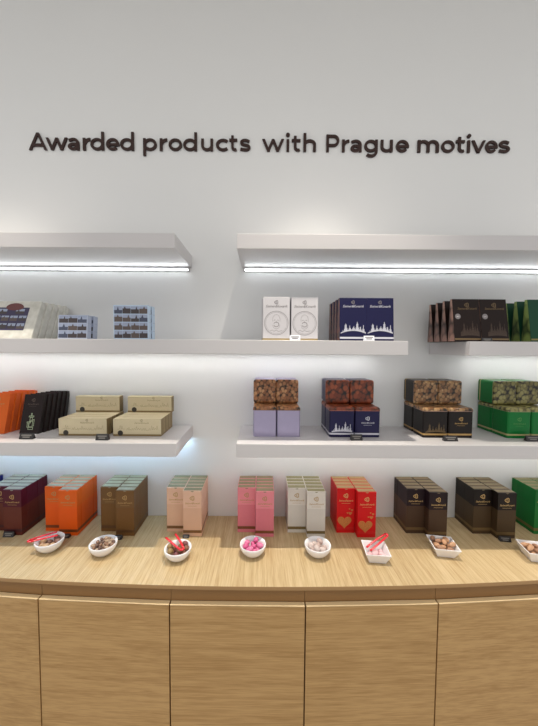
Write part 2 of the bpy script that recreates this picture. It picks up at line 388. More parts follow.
def block(kind, word, xr, front, nr=5, nl=4, dl=None, gap=.0012, cols=(True, True), step=CD, leftlast='left'):
    """xr: centre X of the right column; the left column stands beside it, one carton shorter"""
    for col, n, cx in (('right', nr, xr), ('left', nl, xr-CW-gap)):
        if not cols[0 if col == 'right' else 1]: continue
        y0 = -.003-n*step if dl is None or col == 'right' else front+dl
        y0 = front if col == 'right' else front+(dl or step)
        for k in range(n):
            nm = 'front' if k == 0 else ('rear' if k == n-1 else rown[k])
            kind.place((cx+random.uniform(-.0006, .0006), y0+k*step, CZ+.0003),
                       '%s, %s in the %s column' % (word, nm, col), kind.group,
                       rot=(0, 0, random.uniform(-.004, .004)), skip=() if k == 0 and False else (() if not kind.used else (('brand_print', 'heart_print') if k else ())))
def mk(*a, group=None, **k):
    q = carton_kind(*a, **k); q.group = group; return q
def xpos(px_l, px_r, py, z):               # centre X of a front face whose edges are seen at px_l, px_r
    return (on_z(px_l, py, z).x+on_z(px_r, py, z).x)/2
FR = -.1845
def xc(px_l, px_r): return (on_y(px_l, 510, FR).x+on_y(px_r, 510, FR).x)/2
olive = (140, 138, 112); gtop = (140, 134, 112)
kv = mk('navy_carton', 'x', (30, 26, 92), (90, 80, 70), gtop, group='navy cartons')
block(kv, 'dark blue tall carton', on_y(-1.5, 476, FR+.165).x-CW/2+.012, FR, cols=(True, False))
k1 = mk('maroon_carton', 'x', (92, 40, 32), (66, 22, 28), (146, 140, 122), upper=(76, 14, 34), group='maroon cartons')
block(k1, 'maroon tall carton', xc(3.0, 21.8), FR)
k2 = mk('orange_carton', 'x', (222, 88, 20), (120, 60, 24), (146, 140, 116), upper=(216, 94, 26), group='orange cartons')
block(k2, 'bright orange tall carton', xc(58.6, 77.2), FR)
k3 = mk('brown_carton', 'x', (112, 78, 42), (92, 62, 34), (144, 138, 112), upper=(112, 82, 50), group='brown cartons')
block(k3, 'olive brown tall carton', xc(114.6, 135.2), FR)
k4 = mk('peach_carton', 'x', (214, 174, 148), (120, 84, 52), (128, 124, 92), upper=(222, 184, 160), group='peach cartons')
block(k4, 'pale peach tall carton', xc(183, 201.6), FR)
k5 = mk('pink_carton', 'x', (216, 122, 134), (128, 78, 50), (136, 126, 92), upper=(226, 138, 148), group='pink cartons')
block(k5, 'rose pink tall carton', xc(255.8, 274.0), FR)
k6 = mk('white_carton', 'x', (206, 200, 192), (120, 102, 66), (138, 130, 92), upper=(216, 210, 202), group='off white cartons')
block(k6, 'off white tall carton', xc(306.8, 325.9), FR)
k7 = mk('red_carton', 'x', (206, 22, 26), (206, 22, 26), (176, 150, 104), logo='gold', hearts=True, group='red heart cartons')
block(k7, 'red tall carton with gold hearts', xc(357.2, 376.4), FR)
k8 = mk('black_carton', 'x', (74, 54, 40), (112, 88, 56), (128, 110, 80), upper=(32, 20, 28), logo='gold', group='black cartons beside the red ones')
block(k8, 'black tall carton beside the red ones', xc(429.0, 447.4), FR)
k9 = mk('black_carton', 'x', (72, 56, 38), (112, 90, 56), (128, 112, 82), upper=(26, 20, 18), logo='gold', group='black cartons beside the green ones')
block(k9, 'black tall carton beside the green ones', xc(497.8, 516.0), FR)
k10 = mk('green_carton', 'x', (20, 110, 48), (110, 100, 56), (128, 118, 84), upper=(18, 104, 46), logo='gold', group='green cartons')
block(k10, 'emerald green tall carton', on_y(511.2, 478, 0).x+CW*1.5+.002, FR)

# ------------------------------------------------------------------ price cards
def price_card(loc, label, w_=.034, h=.017, d=.022, rz=0, white=False, group='small price cards', lean=None):
    t = thing('price_card', label, 'price card', loc, (0, 0, rz), group)
    MB().prism([(0, 0), (d, 0), (d*.55, h), (d*.45, h)], -w_/2, w_/2, axis='X').build('card', 'cardw' if white else 'card', t, bevel=.0006, seg=1)
    p = MB()
    sl = (d*.45)/h
    for q, (hw, f) in enumerate(((.36, .66), (.26, .36))):
        zc = h*f; hh = h*.09; off = -.0004
        p.add([(-w_*hw, (zc-hh)*sl+off, zc-hh), (w_*hw, (zc-hh)*sl+off, zc-hh), (w_*hw, (zc+hh)*sl+off, zc+hh), (-w_*hw, (zc+hh)*sl+off, zc+hh)], [(0, 1, 2, 3)])
    p.build('card_print', 'greyp' if white else 'cardtext', t)
def card_at(px, py, Z, label, **k):
    p = on_z(px, py, Z); price_card((p.x, p.y, Z+.0004), label, **k)
card_at(7.5, 537.5, CZ, 'small black price card at the foot of the maroon cartons', w_=.05, h=.022)
card_at(65, 538.5, CZ, 'small black price card behind the red-tonged bowl by the orange cartons', w_=.036)
card_at(117.5, 540, CZ, 'small black price card in front of the olive brown cartons', w_=.036)
card_at(185.5, 538.5, CZ, 'small black price card in front of the peach cartons', w_=.03, h=.012)
card_at(506, 542.2, CZ, 'small black price card in front of the black cartons beside the green ones', w_=.05, h=.022, rz=-.12)
card_at(25.5, 439.5, Z3, 'black price card on the lower shelf before the black tower boxes', w_=.062, h=.026, rz=.0)
card_at(101.5, 440.5, Z3, 'black price card on the lower shelf between the cream boxes', w_=.056, h=.026)
card_at(357, 440.8, Z3, 'black price card on the lower shelf before the navy skyline tins', w_=.052, h=.026)
card_at(451.5, 441.5, Z3, 'black price card on the lower shelf before the black almond tins', w_=.062, h=.024)
card_at(534, 441.6, Z3, 'black price card on the lower shelf before the green tins', w_=.06, h=.024)
for px, lb in ((295, 'white price card between the two white portrait cartons'), (369, 'white price card before the navy skyline cartons'), (487, 'grey price card between the two dark brown pouches')):
    p = on_y(px, 338, -.312); price_card((p.x, -.3165, Z2+.0004), lb, w_=.045, h=.015 if px > 480 else .021, d=.012, white=px < 480)

# ------------------------------------------------------------------ tins
SKY = [0, .02, .03, .16, .02, .30, .72, .86, .72, .30, .10, .08, .24, .55, .24, .10, .05, .20, .30, .45, .22, .12, .30, .75, 1.0, .8, .35, .15, .45, .5, .2, .1, .35, .8, .35, .1, .06]
def skyline(mb, x0, x1, z0, h, y, mi, base=.25, dip=.0):
    n = len(SKY); dx = (x1-x0)/n
    for k, v in enumerate(SKY):
        t = (k+.5)/n; b = z0+dip*(4*(t-.5)**2)*-1+dip
        xa, xb = x0+k*dx, x0+(k+1)*dx
        top = b+h*(base+(1-base)*v)
        mb.add([(xa, y, b), (xb, y, b), (xb-dx*.15, y, top), (xa+dx*.15, y, top)], [(0, 1, 2, 3)], mi)
TW, TD, TH = .110, .103, .140
def tin_kind(name, colour, nutm, rim, band=None, sky=None, logo=None, body_rough=.33, metal=.15):
    t = thing(name, 'x', 'tin')
    bm_ = mat(name+'_paint', srgb(*colour), body_rough, metal, spec=.3)
    x = TW/2-.0005; lidz = TH-.016
    vert = lambda e: abs(e.verts[0].co.z-e.verts[1].co.z) > .001
    b = MB().box((-x+.001, .001, 0), (x-.001, TD-.001, lidz+.004)); b.build('tin_body', [bm_], t, bevel=.009, seg=4, edges=vert)
    l = MB().box((-x, 0, lidz+.0005), (x, TD-.0005, TH)); l = l.build('lid', nutm, t, bevel=.010, seg=4, edges=lambda e: max(e.verts[0].co.z, e.verts[1].co.z) > TH-.001)
    r = MB().box((-x-.0002, -.0002, lidz-.0010), (x+.0002, TD-.0003, lidz+.0012)); r.build('lid_rim', rim, l, bevel=.009, seg=2, edges=vert)
    if band:
        r = MB().box((-x+.0007, .0007, .012), (x-.0007, TD-.0007, .020)); r.build('band', band, t, bevel=.0092, seg=4, edges=vert)
    if sky:
        g = MB(); skyline(g, -TW*.40, TW*.40, .023, .045, .0006, 0, .12, .004); g.build('skyline_print', sky, t)
    if logo:
        g = MB(); brand(g, .0, .088, TW*.62, .0006); g.build('brand_print', logo, t)
    return Kind(t)
almond = nuts_mat('almond_print', [(0, srgb(128, 78, 46)), (.5, srgb(160, 106, 66)), (1, srgb(194, 144, 98))], 66, squash=(1.0, 1.0, .6))
cocoa = nuts_mat('cocoa_almond_print', [(0, srgb(104, 44, 22)), (.5, srgb(134, 60, 32)), (1, srgb(160, 80, 44))], 48, squash=(1.1, 1.0, .8))
hazel = nuts_mat('hazel_print', [(0, srgb(112, 74, 44)), (.5, srgb(152, 112, 72)), (1, srgb(188, 152, 108))], 68, squash=(1, 1, .8))
pista = nuts_mat('green_almond_print', [(0, srgb(96, 88, 44)), (.5, srgb(128, 120, 66)), (1, srgb(156, 150, 94))], 64, squash=(1, 1, .7))
lilac = tin_kind('lilac_almond_tin', (170, 162, 190), almond, mat('lilac_rim', srgb(120, 92, 74), .4), None, metal=.6)
navy = tin_kind('navy_almond_tin', (30, 28, 66), cocoa, mat('copper_rim', srgb(168, 100, 84), .4), 'silver', 'silver', None)
navy_l = tin_kind('navy_almond_tin', (30, 28, 66), cocoa, mat('copper_rim_2', srgb(168, 100, 84), .4), 'silver', None, 'silver')
black = tin_kind('black_almond_tin', (26, 20, 18), hazel, mat('rose_rim', srgb(150, 118, 106), .4), 'goldp', mat('bronze_print', srgb(92, 74, 48), .5), None)
black_l = tin_kind('black_almond_tin', (26, 20, 18), hazel, mat('rose_rim_2', srgb(150, 118, 106), .4), 'goldp', None, 'goldp')
green = tin_kind('green_almond_tin', (8, 108, 46), pista, mat('pale_rim', srgb(140, 140, 104), .4), mat('sand_band', srgb(170, 160, 110), .4), None, mat('green_print', srgb(70, 130, 60), .5))
FT = -.210
def tin_set(word, kl, kr, xl, cw=TW, single=False, yu=-.121, grp=None):
    """two columns x two rows standing, two more lying on them with the lid to the front"""
    sc = cw/TW
    for ci, (side, kd) in enumerate((('left', kl), ('right', kr))):
        x = xl+cw*(ci+.5)
        for r, rn in ((0, 'front'), (1, 'rear')):
            o = kd.place((x, FT+r*(TD+.0015), Z3+.0004), '%s standing in the %s %s of the lower layer' % (word, rn, side), grp)
            o.scale = (sc, 1, 1)
        # lying tin: rotate so that the lid faces the viewer
        src = kl
        o = dup(src.root, (x, yu+TH*.83, Z3+TH+.0012), '%s lying on its side in the upper layer, %s one' % (word, side), grp, rot=(PI/2, 0, 0), skip=('skyline_print',))
        o.scale = (sc, 1.13, .83)
XL = on_y(252.6, 420, FT).x
def xt(px): return on_y(px, 425, FT).x
tin_set('lilac almond tin', lilac, lilac, xt(252.8), .1105, grp='lilac almond tins')
tin_set('navy skyline tin', navy, navy_l, xt(329.3), .1185, grp='navy skyline almond tins')
tin_set('black almond tin', black, black_l, xt(423.2), .117, grp='black almond tins')
tin_set('emerald green almond tin', green, green, xt(507.5), .112, grp='green almond tins')
# ------------------------------------------------------------------ cream wide boxes (lower shelf, left)
bw, bd, bh = .222, .045, .080
t = thing('cream_box', 'x', 'gift box')
cream = mat('cream_board', srgb(206, 192, 158), .55); cream_shaded = mat('cream_side_shaded', srgb(138, 118, 80), .55); bandc = mat('cream_band', srgb(128, 106, 66), .5)  # side colour darkened to carry the shade between neighbouring boxes
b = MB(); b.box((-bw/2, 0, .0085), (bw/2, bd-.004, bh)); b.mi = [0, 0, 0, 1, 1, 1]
b.box((-bw/2, 0, 0), (bw/2, bd-.004, .0085), 2); b.build('box_body', [cream, cream_shaded, bandc], t)
g = MB()
for x0, x1, h in ((-.092, -.058, .03), (-.050, -.02, .02), (-.018, .02, .024), (.022, .06, .018), (.062, .095, .028)):
    n = 9
    pts = []
    for k in range(n):
        xx = x0+(x1-x0)*k/(n-1); hh = h*(.35+.65*abs(math.sin(k*2.1+x0*90)))
        pts += [(xx, .020+(hh if k % 2 else h*.4)), (xx+.0018, .020+(hh if k % 2 else h*.4))]
    flat_ribbon(g, pts, .0009, -EPS)
trefoil(g, .02, .073, .0055, -EPS, 0)
add_text(g, 'Steiner&Kovarik', .011, .02, .058, -EPS, 0, .35, 0, .9)
g.build('skyline_drawing', mat('sepia_print', srgb(140, 124, 92), .6), t)
s = MB(); s.add([(-.078+.0125*math.cos(2*PI*k/20), -EPS*1.6, .0140+.0125*math.sin(2*PI*k/20)) for k in range(20)], [list(range(20))]); s.build('seal', mat('seal_black', srgb(50, 44, 38), .4), t)
cb = Kind(t)
for word, pl, px_u in (('left', 58.9, 75.2), ('right', 113.3, 127.3)):
    X = on_y(pl, 436, -.213).x+bw/2
    for k in range(4):
        cb.place((X, -.213+k*(bd+.0005), Z3+.0004), 'cream long box with skyline drawing, %s standing in the %s row on the shelf' % (('front', 'second', 'third', 'rear')[k], word), 'cream skyline boxes', skip=() if k == 0 or not cb.used else ('seal', 'skyline_drawing'))
    XU = on_y(px_u, 411, -.074).x+bw/2
    for k, wd2 in enumerate(('front',)):
        cb.place((XU, -.068, Z3+bh+.0010), 'cream long box laid on top of the %s row of cream boxes' % word, 'cream skyline boxes')

# ------------------------------------------------------------------ leaning slim cartons (lower shelf, left)
def slim_kind(name, w_, th, h, colour, side, front_print, logo):
    t = thing(name, 'x', 'carton')
    a = mat(name+'_board', srgb(*colour), .45, spec=.2); s_ = mat(name+'_side', srgb(*side), .5)
    b = MB().box((-w_/2, 0, 0), (w_/2, th-.0012, h)); b.mi = [0, 0, 0, 1, 0, 1]
    b.build('carton_body', [a, s_], t, bevel=.0006, seg=1)
    g = MB(); brand(g, 0, h-.028, w_*.7, -EPS)
    g.build('brand_print', logo, t)
    if front_print:
        g = MB()
        for x0, x1, z0, z1 in ((-.008, .014, .02, .030), (-.006, .010, .032, .058), (-.014, -.008, .03, .050), (.010, .016, .036, .066), (-.004, .006, .060, .076), (-.010, .012, .078, .083), (-.001, .003, .083, .095), (-.016, .000, .050, .055)):
            flat_ribbon(g, [(x0, z0), (x1, z0), (x1, z1), (x0, z1)], .0026, -EPS, 0, True)
        g.build('tower_print', front_print, t)
    return Kind(t)
kb = slim_kind('black_tower_carton', .092, .024, .186, (36, 26, 26), (30, 24, 24), mat('mint_print', srgb(158, 172, 138), .5), mat('dim_print', srgb(84, 66, 56), .5))
lean = math.radians(14)
for k in range(6):
    x = on_y(18+37, 434, -.17).x/1 if False else 0
    p = on_z(18.5, 434, Z3)
    kb.place((p.x+.046+k*.007, p.y+.0035+k*.0250, Z3+.0005+.024*math.sin(0)), 'slim black carton with a mint tower print, %s of the leaning row' % ('front', 'second', 'third', 'fourth', 'fifth', 'rearmost')[k],
             'leaning black tower cartons', rot=(-lean, 0, 0), skip=() if k == 0 or not kb.used else ('tower_print',))
ko = slim_kind('orange_slim_carton', .105, .030, .190, (212, 96, 32), (216, 92, 34), None, 'goldp')
for k in range(5):
    p = on_z(4, 434, Z3)
    ko.place((p.x-.0525+k*.006, p.y+k*.0312, Z3+.0005), 'slim orange carton, %s of the leaning row on the lower shelf' % ('front', 'second', 'third', 'fourth', 'rearmost')[k],
             'leaning orange cartons', rot=(-lean, 0, 0))

# ------------------------------------------------------------------ middle shelf: photo gift boxes on the left
def photo_grid(mb, x0, x1, z0, z1, nx, nz, y, base_mi, gap=.03, zgap=.08):
    dx = (x1-x0)/nx; dz = (z1-z0)/nz
    for i in range(nx):
        for j in range(nz):
            xa, xb = x0+dx*(i+gap/2), x0+dx*(i+1-gap/2); za, zb_ = z0+dz*(j+zgap/2), z0+dz*(j+1-zgap/2)
            m1 = base_mi+random.choice((0, 1, 2)); zm = za+(zb_-za)*random.uniform(.45, .7)
            mb.add([(xa, y, zm), (xb, y, zm), (xb, y, zb_), (xa, y, zb_)], [(0, 1, 2, 3)], base_mi+3)
            mb.add([(xa, y, za), (xb, y, za), (xb, y, zm), (xa, y, zm)], [(0, 1, 2, 3)], m1)
            xm = xa+(xb-xa)*random.uniform(.15, .6); wv = (xb-xa)*random.uniform(.15, .35)
            mb.add([(xm, y-.0001, zm-.001), (xm+wv, y-.0001, zm-.001), (xm+wv*.5, y-.0001, zb_-.001)], [(0, 1, 2)], m1)
ph = [mat('photo_dark', srgb(62, 54, 56), .4), mat('photo_brown', srgb(88, 76, 72), .4), mat('photo_slate', srgb(66, 72, 92), .4), mat('photo_sky', srgb(150, 160, 184), .4)]
def photo_kind(name, w_, th, h, colour, nx, nz, lines):
    t = thing(name, 'x', 'gift box')
    a = mat(name+'_board', srgb(*colour), .45)
    MB().box((-w_/2, 0, 0), (w_/2, th-.0015, h)).build('box_body', a, t, bevel=.0008, seg=1)
    g = MB(); photo_grid(g, -w_/2+.003, w_/2-.003, .004, h-.003, nx, nz, -EPS, 0); g.build('photo_print', ph, t)
    g = MB()
    for k in range(1, lines):
        z = h*k/lines
        for sx in (w_/2+EPS,): g.add([(sx, .003, z-.0008), (sx, th-.004, z-.0008), (sx, th-.004, z+.0008), (sx, .003, z+.0008)], [(0, 1, 2, 3)])
    g.build('side_lines', ph[3], t)
    return Kind(t)
p4 = photo_kind('photo_gift_box', .150, .034, .146, (186, 206, 228), 4, 4, 4)
X = on_y(113.6, 330, -.290).x+.075
for k, wd2 in enumerate(('front', 'rear')):
    p4.place((X+k*.004, -.290+k*.037, Z2+.0004), 'light blue box with four rows of city photos, %s one of the tall pair' % wd2, 'tall photo gift boxes', rot=(0, 0, 0), skip=())
p3 = photo_kind('photo_gift_box', .128, .034, .106, (178, 186, 206), 3, 3, 3)
X = on_y(57.5, 335, -.275).x+.064
for k, wd2 in enumerate(('front', 'rear')):
    p3.place((X+k*.006, -.275+k*.040, Z2+.0004), 'grey blue low box printed with city photos, %s one of the shorter pair' % wd2, 'short photo gift boxes', rot=(-.10, 0, 0), skip=())
# large marbled boxes
t = thing('marbled_gift_box', 'x', 'gift box')
mw, mt, mh = .30, .034, .188
marb = bpy.data.materials.new('marbled_board'); marb.use_nodes = True; nt = marb.node_tree
tc = nt.nodes.new('ShaderNodeTexCoord'); nn = nt.nodes.new('ShaderNodeTexNoise'); nn.inputs['Scale'].default_value = 28; nn.inputs['Detail'].default_value = 6
nt.links.new(tc.outputs['Object'], nn.inputs['Vector']); rr = ramp(nt, nn.outputs['Fac'], [(.3, srgb(186, 184, 174)), (.7, srgb(214, 212, 204))])
nt.links.new(rr.outputs[0], nt.nodes['Principled BSDF'].inputs['Base Color']); nt.nodes['Principled BSDF'].inputs['Roughness'].default_value = .4
MB().box((-mw/2, 0, 0), (mw/2, mt-.0012, mh)).build('box_body', marb, t, bevel=.003, seg=2)
g = MB(); g.add([(-mw/2+.02, -EPS, .040), (mw/2-.045, -EPS, .040), (mw/2-.045, -EPS, mh-.034), (-mw/2+.02, -EPS, mh-.034)], [(0, 1, 2, 3)], 4)
photo_grid(g, -mw/2+.02, mw/2-.045, .042, mh-.070, 6, 2, -EPS*2, 0, .16, .3)
photo_grid(g, -mw/2+.02, mw/2-.045, mh-.072, mh-.036, 3, 1, -EPS*2, 0, .5, .3)
g.build('photo_print', ph+[mat('print_navy', srgb(52, 44, 78), .4)], t)
g = MB(); g.add([(.038+.040*math.cos(a_), -EPS*4, mh-.034+.022*math.sin(a_)*(1 if math.sin(a_) > 0 else .7)) for a_ in [2*PI*k/24 for k in range(24)]], [list(range(24))])
g.build('red_emblem', mat('emblem_red', srgb(100, 50, 50), .4), t)
km = Kind(t); lm = math.radians(23)
pm = on_y(31, 336, -.275)
for k in range(5):
    km.place((pm.x-mw/2+k*.004, -.275+k*.0374, Z2+.0006), 'large marbled grey box with photo window, %s of the leaning row' % ('front', 'second', 'third', 'fourth', 'rearmost')[k],
             'leaning marbled gift boxes', rot=(-lm, 0, 0), skip=() if k == 0 or not km.used else ('photo_print', 'red_emblem'))

# ------------------------------------------------------------------ middle shelf, right: portrait cartons and pouches
t = thing('portrait_carton', 'x', 'carton')
wm = mat('pearl_board', srgb(206, 203, 206), .4)
MB().box((-.0575, 0, .008), (.0575, .045, .186)).build('carton_body', wm, t, bevel=.0006, seg=1)
MB().box((-.0575, 0, 0), (.0575, .045, .008)).build('gold_base', mat('gold_base', srgb(160, 140, 96), .4), t)
g = MB()
for r, wl in ((.051, .0016), (.046, .0008)): flat_ribbon(g, [(r*math.cos(2*PI*k/40), .074+r*math.sin(2*PI*k/40)) for k in range(40)], wl, -EPS, 0, True)
trefoil(g, 0, .163, .008, -EPS, 0); add_text(g, 'Steiner&Kovarik', .0155, 0, .141, -EPS, 0, .35, .0001, .9)
# bearded face drawn in thin lines
flat_ribbon(g, arc(0, .088, .016, .022, -20, 200, 16), .0009, -EPS)
flat_ribbon(g, [(-.011, .086), (-.004, .087)], .0018, -EPS); flat_ribbon(g, [(.004, .087), (.011, .086)], .0018, -EPS)
flat_ribbon(g, [(0, .085), (-.002, .077), (.002, .076)], .0009, -EPS)
flat_ribbon(g, arc(0, .068, .011, .010, 200, 520, 16), .0022, -EPS)
flat_ribbon(g, arc(0, .066, .015, .017, 180, 360, 12), .0009, -EPS)
flat_ribbon(g, [(-.026, .040), (-.018, .044), (-.010, .038), (0, .043), (.010, .038), (.026, .042)], .0012, -EPS)
g.build('portrait_print', 'greyp', t)
kp = Kind(t)
for side, pl, pr, top_, y0 in (('left', 263, 289.7, 298, -.290), ('right', 291.4, 317.9, 299, -.286)):
    X = (on_y(pl, 320, y0).x+on_y(pr, 320, y0).x)/2
    kp.place((X, y0, Z2+.0004), 'white carton with a bearded portrait in a ring, %s one of the front pair' % side, 'white portrait cartons', rot=(-.02, 0, 0))
    kp.place((X-.006, y0+.052, Z2+.0004), 'white carton with a bearded portrait, hidden behind the %s front one' % side, 'white portrait cartons', rot=(-.02, 0, 0))

def pouch_kind(name, w_, d0, d1, h, colour, side_m, draw):
    """wedge pouch carton: wide foot, narrow top, printed gussets"""
    t = thing(name, 'x', 'pouch carton')
    a = mat(name+'_board', srgb(*colour), .42, spec=.2)
    b = MB(); y0 = (d0-d1)*.8
    prof = [(0, 0), (d0, 0), (y0+d1, h), (y0, h)]
    b.prism(prof, -w_/2, w_/2, axis='X'); b.mi = [1, 1, 0, 0, 0, 0]
    b.build('pouch_body', [a, side_m], t, bevel=.0008, seg=1)
    sl = y0/h
    g = draw(sl); g.build('front_print', draw.mats, t)
    return Kind(t)
def shear(g, sl, h0=0):
    g.v = [(x, y+z*sl, z) for x, y, z in g.v]; return g
def navy_draw(sl):
    g = MB(); skyline(g, -.054, .054, .030, .040, -EPS, 0, .10, .012)
    flat_ribbon(g, [(-.0575, .012), (.0575, .012)], .008, -EPS)
    add_text(g, 'Steiner&Kovarik', .015, 0, .143, -EPS, 0, .35, 0, .9); trefoil(g, 0, .165, .007, -EPS, 1)
    return shear(g, sl)
navy_draw.mats = ['silver', 'greyp']
kn = pouch_kind('navy_skyline_pouch', .116, .050, .030, .184, (28, 28, 66), nuts_mat('copper_gusset', [(0, srgb(96, 52, 40)), (1, srgb(140, 84, 66))], 50), navy_draw)
nr = ['front', 'second from the front', 'third from the front', 'rear']
for side, pl, pr in (('left', 339.6, 366.2), ('right', 366.6, 393.2)):
    X = (on_y(pl, 330, -.292).x+on_y(pr, 330, -.292).x)/2
    for k in range(4):
        kn.place((X-(0 if k == 0 else 0), -.300+k*.056, Z2+.0004), 'navy pouch carton with a silver skyline, %s in the %s column' % (nr[k], side), 'navy skyline pouch cartons', skip=() if k == 0 or not kn.used else ('front_print',))
def brown_draw(sl):
    g = MB(); flat_ribbon(g, [(-.0575, .010), (.0575, .010)], .007, -EPS, 0)
    add_text(g, 'Steiner&Kovarik', .014, .004, .138, -EPS, 0, .35, 0, .9); trefoil(g, .004, .158, .009, -EPS, 0)
    g.add([(-.038+.012*math.cos(2*PI*k/18), -EPS, .108+.012*math.sin(2*PI*k/18)) for k in range(18)], [list(range(18))], 1)
    skyline(g, -.030, .050, .022, .062, -EPS, 2, .3, .004)
    add_text(g, 'BIO', .007, -.038, .105, -EPS*2, 3)
    return shear(g, sl)
brown_draw.mats = [mat('bronze_band', srgb(110, 88, 56), .5), 'greyp', mat('faint_bronze', srgb(60, 42, 30), .5), 'white']
kbr = pouch_kind('dark_brown_pouch', .116, .052, .014, .184, (30, 18, 15), nuts_mat('rose_gusset', [(0, srgb(124, 88, 78)), (1, srgb(178, 140, 126))], 30, squash=(1, 1, .6)), brown_draw)
for side, pl, pr in (('left', 456.4, 480.6), ('right', 483, 509)):
    X = (on_y(pl, 338, -.300).x+on_y(pr, 338, -.300).x)/2
    for k in range(4):
        kbr.place((X, -.300+k*.056, Z2+.0004), 'dark brown pouch carton with grey seal, %s in the %s column' % (nr[k], side), 'dark brown pouch cartons', skip=() if k == 0 or not kbr.used else ('front_print',))
def green_draw(sl):
    g = MB(); flat_ribbon(g, [(-.0575, .010), (.0575, .010)], .007, -EPS, 0); return shear(g, sl)
green_draw.mats = [mat('gold_band_green', srgb(120, 110, 60), .5)]
kg = pouch_kind('dark_green_pouch', .116, .052, .014, .184, (18, 64, 44), nuts_mat('green_gusset', [(0, srgb(96, 116, 56)), (1, srgb(150, 172, 98))], 27, squash=(1, 1, .6), gap=(.01, .03, .015)), green_draw)
X = on_y(531.5, 338, -.300).x+.058
for k in range(4):
    kg.place((X, -.300+k*.056, Z2+.0004), 'dark green pouch carton with green almond gusset, %s in its column' % nr[k], 'dark green pouch cartons', skip=() if k == 0 or not kg.used else ('front_print',))

# ------------------------------------------------------------------ tasting bowls
BR, BH = .0575, .049
def inner(r, R=BR-.004):  return .006+(BH-.006)*min(1.3, r/R)**2.6
def round_bowl(px, py, label, sq=1.0, sc=1.0):
    p = on_z(px, py, CZ); t = thing('round_bowl', label, 'bowl', (p.x, p.y, CZ+.0004)); t.scale = (sc, sc, 1)
    prof = [(0, .0)]+[(.026, 0), (.029, .002)]
    for k in range(1, 9):
        f = k/8; prof.append((.029+(BR-.029)*math.sin(f*PI/2)**.9, .002+(BH-.004)*f**1.15))
    prof += [(BR-.001, BH-.0005), (BR-.002, BH), (BR-.0035, BH-.001)]
    for k in range(9, 0, -1):
        r = (BR-.0045)*k/9; prof.append((r, inner(r)))
    prof.append((0, .006)); MB().lathe(prof, 40).build('bowl_body', 'porcelain', t)
    t2 = MB().lathe([(.022, -.0003), (.0265, -.0003), (.0265, .0012), (.022, .0012)], 30); t2.build('foot_ring', 'porcelain', t)
    return p, sc
def square_bowl(px, py, label, rz, half=.052, foot=.034, h=.045):
    p = on_z(px, py, CZ); t = thing('square_bowl', label, 'bowl', (p.x, p.y, CZ+.0004), (0, 0, rz))
    b = MB(); th = .0045
    def sq(a, z): return [(-a, -a, z), (a, -a, z), (a, a, z), (-a, a, z)]
    L = [sq(foot, 0), sq(half, h), sq(half-th, h), sq(foot-th*.3, .006)]
    vs = [v for l in L for v in l]; fs = [(3, 2, 1, 0), (12, 13, 14, 15)]
    for j in range(3):
        for k in range(4): fs.append((j*4+k, j*4+(k+1) % 4, j*4+4+(k+1) % 4, j*4+4+k))
    b.add(vs, fs); b.build('bowl_body', 'porcelain', t, bevel=.0018, seg=3); 
    return p, rz
def ell(r, sx, sy, sz, n=12, m=8, bump=0.):
    b = MB(); vs = [(0, 0, -r*sz)]; fs = []
    for j in range(1, m):
        a = -PI/2+PI*j/m
        for k in range(n):
            q = 2*PI*k/n; e = 1+bump*math.sin(3*q+j)+bump*math.cos(2*j+q); tp = 1-.18*math.cos(q) if sx > 1.2 else 1
            vs.append((r*sx*math.cos(a)*math.cos(q)*e, r*sy*math.cos(a)*math.sin(q)*e*tp, r*sz*math.sin(a)))
    vs.append((0, 0, r*sz)); T = len(vs)-1
    for k in range(n): fs += [(0, 1+(k+1) % n, 1+k), (T, T-n+k, T-n+(k+1) % n)]
    for j in range(m-2):
        for k in range(n): fs.append((1+j*n+k, 1+j*n+(k+1) % n, 1+(j+1)*n+(k+1) % n, 1+(j+1)*n+k))
    b.add(vs, fs, 0, True); return b
